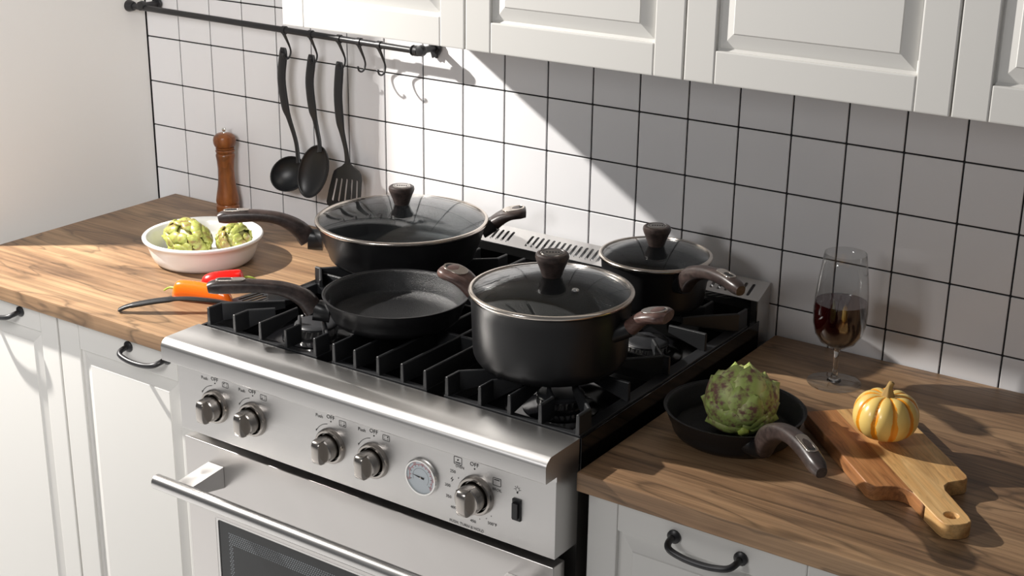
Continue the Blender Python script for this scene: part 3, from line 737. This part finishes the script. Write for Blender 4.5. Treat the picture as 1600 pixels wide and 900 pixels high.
# ------------------------------------------------------------------ cutting board (local x along length, y width)
outl = [(0.003, 0), (.240, 0), (.249, .003), (.2535, .010), (.2545, .022), (.2570, .036), (.2650, .0465), (.2780, .0515), (.300, .0515), (.3520, .0525), (.3640, .0545), (.3705, .0620),
        (.3725, .0740), (.3705, .0860), (.3640, .0940), (.3520, .0965), (.300, .0985), (.2780, .0990), (.2650, .1040), (.2570, .1140), (.2545, .1280), (.2535, .1390), (.2490, .1460), (.240, .1495), (.003, .1500), (0, .147), (0, .003)]
hole = [(.346 + .0095 * math.cos(-2 * PI * i / 20), .0745 + .0095 * math.sin(-2 * PI * i / 20)) for i in range(20)]
cbd = thing('cutting_board', 'wooden paddle cutting board under the pumpkin on the right worktop', 'cutting board', (1.800, -.333, CT + .0003), (0, 0, rad(-45.5)))
# three glued staves of different wood as parts: split along the width by clipping
def stave(lo, hi, m_):
    me = plate([outl, hole], .0225, .0014); b = bmesh.new(); b.from_mesh(me)
    for co, no in (((0, lo, 0), (0, -1, 0)), ((0, hi, 0), (0, 1, 0))):
        r_ = bmesh.ops.bisect_plane(b, geom=b.verts[:] + b.edges[:] + b.faces[:], plane_co=co, plane_no=no, clear_outer=True)
        es = [e for e in r_['geom_cut'] if isinstance(e, bmesh.types.BMEdge)]
        try: bmesh.ops.contextual_create(b, geom=es)
        except Exception: pass
    o = link('stave', b, m_, cbd, (0, 0, .01125)); return o
stave(-.01, .0518, 'board_dark'); stave(.0518, .0905, 'board_light')
o = stave(.0905, .16, 'board_light'); 

# ------------------------------------------------------------------ wine glass
wg = thing('wine_glass', 'tall stemmed glass of red wine on the right worktop near the tiles', 'wine glass', (1.7735, -.149, CT + .0003))
link('stem', lathe([(0, .0030), (.0120, .0044), (.0110, .0062), (.0065, .0105), (.0046, .0180), (.0042, .030), (.0038, .040), (.0042, .054), (.0070, .0630), (0, .0640)], 64), 'solid_glass', wg, smooth=True)
link('foot', lathe([(0, .0), (.0435, .0), (.0445, .0006), (.0448, .0012), (.0435, .0020), (.030, .0026), (.014, .0044), (0, .0052)], 64), 'foot_glass', wg, smooth=True)
outp = [(0, .0645), (.0070, .0634), (.0160, .0655), (.0290, .0735), (.0382, .0875), (.0428, .1060), (.0440, .1270), (.0425, .1560), (.0395, .1850), (.0360, .2100), (.0338, .2260)]
inp = [(.0330, .2260), (.0352, .2100), (.0387, .1850), (.0417, .1560), (.0432, .1270), (.0420, .1065), (.0374, .0882), (.0282, .0745), (.0155, .0668), (0, .0655)]
link('bowl', lathe(outp + inp, 64), 'clear_glass', wg, smooth=True)
wp = [(0, .0660), (.0153, .0675), (.0278, .0752), (.0369, .0888), (.0415, .1068), (.0427, .1270), (.0423, .1430), (0, .1430)]
autosmooth(link('red_wine', lathe(wp, 64), 'wine', wg), .7)

# ------------------------------------------------------------------ pepper mill
pm = thing('pepper_mill', 'turned wooden pepper mill against the tiles behind the white dish', 'pepper mill', (.262, -.035, CT + .0003))
autosmooth(link('base', lathe([(0, 0), (.0245, 0), (.0260, .002), (.0262, .014), (.0245, .0165), (.0240, .018), (.0255, .020), (.0262, .026), (.0240, .040), (.0205, .060), (.0185, .080), (.0180, .100), (.0195, .118), (.0215, .130), (.0205, .134), (.0190, .1355), (.0210, .138), (.0215, .1415), (.0195, .144), (0, .144)], 40), 'mill_wood', pm), .6)
hd = link('head', lathe([(0, .1445), (.0190, .1445), (.0205, .146), (.0205, .148), (.0185, .1495), (.0225, .152), (.0250, .158), (.0255, .166), (.0235, .174), (.0170, .1795), (.009, .1815), (0, .182)], 40), 'mill_wood', pm); autosmooth(hd, .6)
autosmooth(link('finial', lathe([(0, .1815), (.0040, .1815), (.0030, .184), (.0030, .186), (.0052, .188), (.0055, .190), (.0040, .193), (0, .194)], 20), 'chrome', pm))

# ------------------------------------------------------------------ peppers
def pepper(label, a, b, r0, m_, zc):
    a, b = Vector(a), Vector(b); L = (b - a).length; ang = math.atan2(b.y - a.y, b.x - a.x)
    t = thing('pepper', label, 'pepper', (a.x, a.y, CT), (0, 0, ang))
    bm = bmesh.new(); n = 28; prof = [(0, .25), (.004, .62), (.03, .86), (.10, 1.), (.3, 1.), (.55, .95), (.75, .86), (.9, .68), (.97, .42), (1., .03)]
    pr = smooth_pts(prof, 3); rings = []
    for u, q in pr:
        zc_ = max(r0 * q, .001) * .96 + .0002 + r0 * .1 * u
        rings.append([bm.verts.new((u * L - (.003 if u < .002 else 0), r0 * q * (1 + .06 * math.cos(3 * th + .6)) * math.cos(th) + .004 * math.sin(u * 3), zc_ + r0 * q * .94 * (1 + .05 * math.cos(3 * th + .6)) * math.sin(th))) for th in [2 * PI * i / n for i in range(n)]])
    for p, q in zip(rings[:-1], rings[1:]):
        for i in range(n): bm.faces.new((p[i], p[(i + 1) % n], q[(i + 1) % n], q[i]))
    bm.faces.new(rings[0][::-1]); bm.faces.new(rings[-1])
    link('flesh', bm, m_, t, smooth=True)
    pts = smooth_pts([(.004, 0, r0 * 1.0), (-.006, 0, r0 * 1.02), (-.016, .001, r0 * .92), (-.027, .002, r0 * .55)], 4)
    link('stem', sweep(pts, [(.0055 if k < 2 else .0026 - .00008 * k,) * 2 for k in range(len(pts))], 10), 'pepper_green', t, smooth=True)
    return t
pepper('orange pepper with green stem lying on the left worktop behind the black turner', (.597, -.506), (.712, -.474), .0190, 'pepper_orange', 0)
pepper('red pepper lying behind the orange pepper, under the frying pan handle', (.650, -.379), (.590, -.436), .0165, 'pepper_red', 0)

# ------------------------------------------------------------------ utensils
# turner lying on the worktop: handle arches up, slotted head flat
lt = thing('slotted_turner', 'black slotted turner lying on the left worktop beside the orange pepper', 'spatula', (0, 0, 0))
pts = smooth_pts([(.573, -.6226, .9150), (.583, -.6150, .9210), (.600, -.6026, .9260), (.632, -.577, .9325), (.668, -.549, .9360), (.7065, -.5201, .9320), (.726, -.4960, .9240), (.728, -.4720, .9165)], 5)
hs = [(.0075, .0035)] * 8 + [(.0090, .0042)] * 10 + [(.0070, .0030)] * 20
autosmooth(link('handle', sweep(pts, hs[:len(pts)], 14, power=3), 'black_plastic', lt), .8)
hp = plate([rrect(0, .085, -.034, .034, .008)] + [stadium(.048, y, .052, .006, 5) for y in (-.022, -.011, 0, .011, .022)], .0022)
link('slotted_head', hp, 'black_plastic', lt, (.727, -.478, .9135), (0, 0, rad(82)))
bm = sweep([(.5730, -.6226, .9150), (.5712, -.6242, .9128)], [(.0075, .0035), (.004, .002)], 12, power=3); link('handle_tip', bm, 'black_plastic', lt)

# rail on the wall
RY = -.050
rl = thing('utensil_rail', 'black metal utensil rail on the tiled wall below the left wall cabinet', 'rail', (0, 0, 0))
za, zb_ = 1.3505, 1.3405
bm = lathe([(0, 0), (.0066, 0), (.0066, .818), (0, .818)], 24); bm.transform(Matrix.Translation((.012, RY, za)) @ Matrix.Rotation(PI / 2 + math.atan2(za - zb_, .818), 4, 'Y')); autosmooth(link('bar', bm, 'black_metal', rl))
bm = lathe([(0, 0), (.013, 0), (.0135, .003), (.0115, .012), (.0095, .018), (0, .020)], 24); bm.transform(Matrix.Translation((-.005, RY, za)) @ Matrix.Rotation(PI / 2, 4, 'Y')); autosmooth(link('end_flange', bm, 'black_metal', rl))
bm = lathe([(0, 0), (.0095, 0), (.011, .003), (.0085, .006), (.011, .009), (.0105, .016), (.007, .018), (0, .018)], 24); bm.transform(Matrix.Translation((.812, RY, zb_ + .0002)) @ Matrix.Rotation(PI / 2, 4, 'Y')); autosmooth(link('end_cap', bm, 'black_metal', rl))
for x, z in ((.042, za + .004), (.836, zb_ + .002)):
    b_ = link('wall_bracket', plate([[(.0125 * math.cos(a) * (1 + .18 * math.cos(4 * a)), (.0210 if abs(math.sin(a)) else .02) * math.sin(a) * (1 + .12 * math.cos(6 * a))) for a in [2 * PI * i / 36 for i in range(36)]]], .006, .001), 'black_metal', rl, (x, -.0080, z), RX)
    bm = lathe([(0, 0), (.0075, 0), (.0068, .012), (.0068, .034), (.0098, .036), (.0115, .042), (.0098, .050), (0, .053)], 20)
    autosmooth(link('bracket_arm', bm, 'black_metal', b_, (0, 0, .001)))
HX = [.4725, .5465, .6235, .6770, .7295]
def zrail(x): return za + (zb_ - za) * (x - .012) / .818
hlab = ['leftmost black hook on the rail, holding the ladle', 'second black hook from the left on the rail, holding the solid spoon', 'middle black hook on the rail, holding the slotted turner',
        'empty black hook, next after the slotted turner on the rail', 'rightmost empty black hook on the rail']
def hook_parts(x):
    z = zrail(x); t = thing('rail_hook', '', 'hook', (x, RY, z), group='hooks on the utensil rail')
    bm = lathe([(.0069, -.0045), (.0085, -.0045), (.0085, .0045), (.0069, .0045)], 24, closed=True); bm.transform(Matrix.Rotation(PI / 2, 4, 'Y')); autosmooth(link('collar', bm, 'black_metal', t))
    P = smooth_pts([(0, -.002, -.0078), (.001, .004, -.020), (.001, .0125, -.036), (.001, .0155, -.047), (.001, .0115, -.0575), (.001, .0035, -.0610), (.001, -.0045, -.0575), (.001, -.0075, -.0515)], 4)
    n = len(P); S = [(.0055 - .0035 * min(1, k / 9), .0018) for k in range(n)]
    b = sweep(P, S, 12, up=(1, 0, 0)) if False else sweep(P, [(q[1] * 1.1, q[0] * .95) if k < 10 else (.002, .002) for k, q in enumerate(S)], 12, up=(1, 0, 0))
    s = lathe([(0, -.003), (.0022, -.0022), (.003, 0), (.0022, .0022), (0, .003)], 12); s.transform(Matrix.Translation((.001, -.0078, -.0505)))
    me = bpy.data.meshes.new('q'); s.to_mesh(me); s.free(); b.from_mesh(me)
    autosmooth(link('hook', b, 'black_metal', t), .9); return t
h0 = None
for x, lb in zip(HX, hlab):
    if h0 is None: t = h0 = hook_parts(x)
    else:
        t = h0.copy(); COL.objects.link(t); t.location = (x, RY, zrail(x))
        for ch in h0.children:
            c = ch.copy(); COL.objects.link(c); c.parent = t
    t['label'] = lb
def hanging_handle(t, pts, wd, y=-.0462):
    """flat strip with an eyelet, pts are (x,z) on the wall plane"""
    P = smooth_pts([(p[0], y + p[2], p[1]) for p in pts], 5); n = len(P)
    W = smooth_pts([(w_, w_ * .33) for w_ in wd], 5)
    o = link('handle', sweep(P, [(a[0], max(.0022, a[1])) for a in W][:n], 14, up=(0, -1, 0), power=2.8), 'black_plastic', t); autosmooth(o, .8)
    p = pts[0]
    e = link('hanging_hole_shade', lathe([(0, 0), (.0028, 0)], 14), 'void_black', o, (P[4][0], P[4][1] - .0040, P[4][2] + .002), RX)  # black disc stands for the dark of the eyelet; nothing is pierced
    e = link('eyelet', lathe([(.0028, 0), (.0030, .001), (.0042, .001), (.0046, 0)], 16), 'black_metal', o, (P[4][0], P[4][1] - .0032, P[4][2] + .002), RX)
    return o
# ladle
t1 = thing('ladle', 'black plastic soup ladle hanging leftmost on the rail', 'ladle', (0, 0, 0))
hanging_handle(t1, [(.4635, 1.3065, 0), (.4625, 1.290, 0), (.4560, 1.240, -.001), (.4620, 1.182, 0), (.4700, 1.155, .002), (.4860, 1.105, .004), (.4960, 1.062, -.002)], [.0075, .0108, .0110, .0105, .0068, .0055, .0060])
bm = bmesh.new(); rr = []
N = 36
for j in range(11):
    th = PI / 2 * j / 10; rr.append([bm.verts.new((.0455 * math.cos(th) * math.cos(a), .0385 * math.cos(th) * math.sin(a), -.030 * math.sin(th) if j < 10 else -.030)) for a in [2 * PI * i / N for i in range(N)]] if j < 10 else [bm.verts.new((0, 0, -.030))])
r2 = []
for j in range(11):
    th = PI / 2 * j / 10; r2.append([bm.verts.new((.0437 * math.cos(th) * math.cos(a), .0367 * math.cos(th) * math.sin(a), -.0282 * math.sin(th))) for a in [2 * PI * i / N for i in range(N)]] if j < 10 else [bm.verts.new((0, 0, -.0282))])
for R_ in (rr, r2):
    for a, b in zip(R_[:-1], R_[1:]):
        for i in range(N):
            if len(b) == 1: bm.faces.new((a[i], a[(i + 1) % N], b[0]))
            else: bm.faces.new((a[i], a[(i + 1) % N], b[(i + 1) % N], b[i]))
for i in range(N): bm.faces.new((rr[0][i], r2[0][i], r2[0][(i + 1) % N], rr[0][(i + 1) % N]))
bowl_me = bpy.data.meshes.new('bowl'); bmesh.ops.recalc_face_normals(bm, faces=bm.faces); bm.to_mesh(bm_me := bowl_me); bm.free()
o = link('bowl', bowl_me, 'black_plastic', t1, (.4640, -.052, 1.0320), smooth=True)
# opening faces -Y with a tilt to the left-up
o.matrix_local = Matrix.Translation((.4640, -.0470, 1.0325)) @ Matrix.Rotation(rad(12), 4, 'Z') @ Matrix.Rotation(rad(68), 4, 'X') @ Matrix.Rotation(rad(22), 4, 'Z')
# spoon
t2 = thing('serving_spoon', 'black plastic solid spoon hanging between the ladle and the slotted turner', 'spoon', (0, 0, 0))
hanging_handle(t2, [(.5425, 1.3005, 0), (.5415, 1.285, 0), (.5355, 1.240, -.001), (.5400, 1.185, 0), (.5450, 1.160, .002), (.5600, 1.118, -.004), (.5665, 1.098, -.013)], [.0075, .0108, .0110, .0105, .0066, .0055, .0070])
o = link('bowl', bowl_me, None, t2)
o.matrix_local = Matrix.Translation((.5475, -.0600, 1.0535)) @ Matrix.Rotation(rad(5), 4, 'Z') @ Matrix.Rotation(rad(84), 4, 'X') @ Matrix.Rotation(rad(70), 4, 'Z') @ Matrix.Diagonal((1.34, .97, .55, 1))
# slotted turner
t3 = thing('slotted_turner', 'black slotted turner with five slots hanging rightmost on the rail', 'spatula', (0, 0, 0))
hanging_handle(t3, [(.6190, 1.2945, 0), (.6180, 1.279, 0), (.6135, 1.225, -.001), (.6155, 1.172, 0), (.6190, 1.146, .002), (.6265, 1.110, .004), (.6295, 1.080, .005)], [.0075, .0108, .0110, .0105, .0072, .0056, .0070])
def slotq(a, b, w_):
    (ax, ay), (bx, by) = a, b; L = math.hypot(bx - ax, by - ay); an = math.atan2(by - ay, bx - ax)
    return [(ax + math.cos(an) * x - math.sin(an) * y, ay + math.sin(an) * x + math.cos(an) * y) for x, y in stadium(L / 2, 0, L, w_, 5)]
head = [(.6250, 1.0840), (.6340, 1.0840), (.6450, 1.0760), (.6600, 1.0690), (.6655, 1.0610), (.6670, 1.0500), (.6640, 1.0200), (.6600, .9930), (.6570, .9860), (.6510, .9830), (.5745, .9780), (.5690, .9810), (.5675, .9880), (.5750, 1.0150), (.5870, 1.0500), (.5920, 1.0600), (.6000, 1.0660), (.6130, 1.0730)]
sl_ = [((.5990, 1.0440), (.5840, .9920)), ((.6130, 1.0460), (.6010, .9930)), ((.6270, 1.0470), (.6180, .9940)), ((.6410, 1.0480), (.6350, .9950)), ((.6545, 1.0480), (.6510, .9960))]
link('slotted_head', plate([head] + [slotq(a, b, .0052) for a, b in sl_], .0024, .0004), 'black_plastic', t3, (0, -.0412, 0), RX)
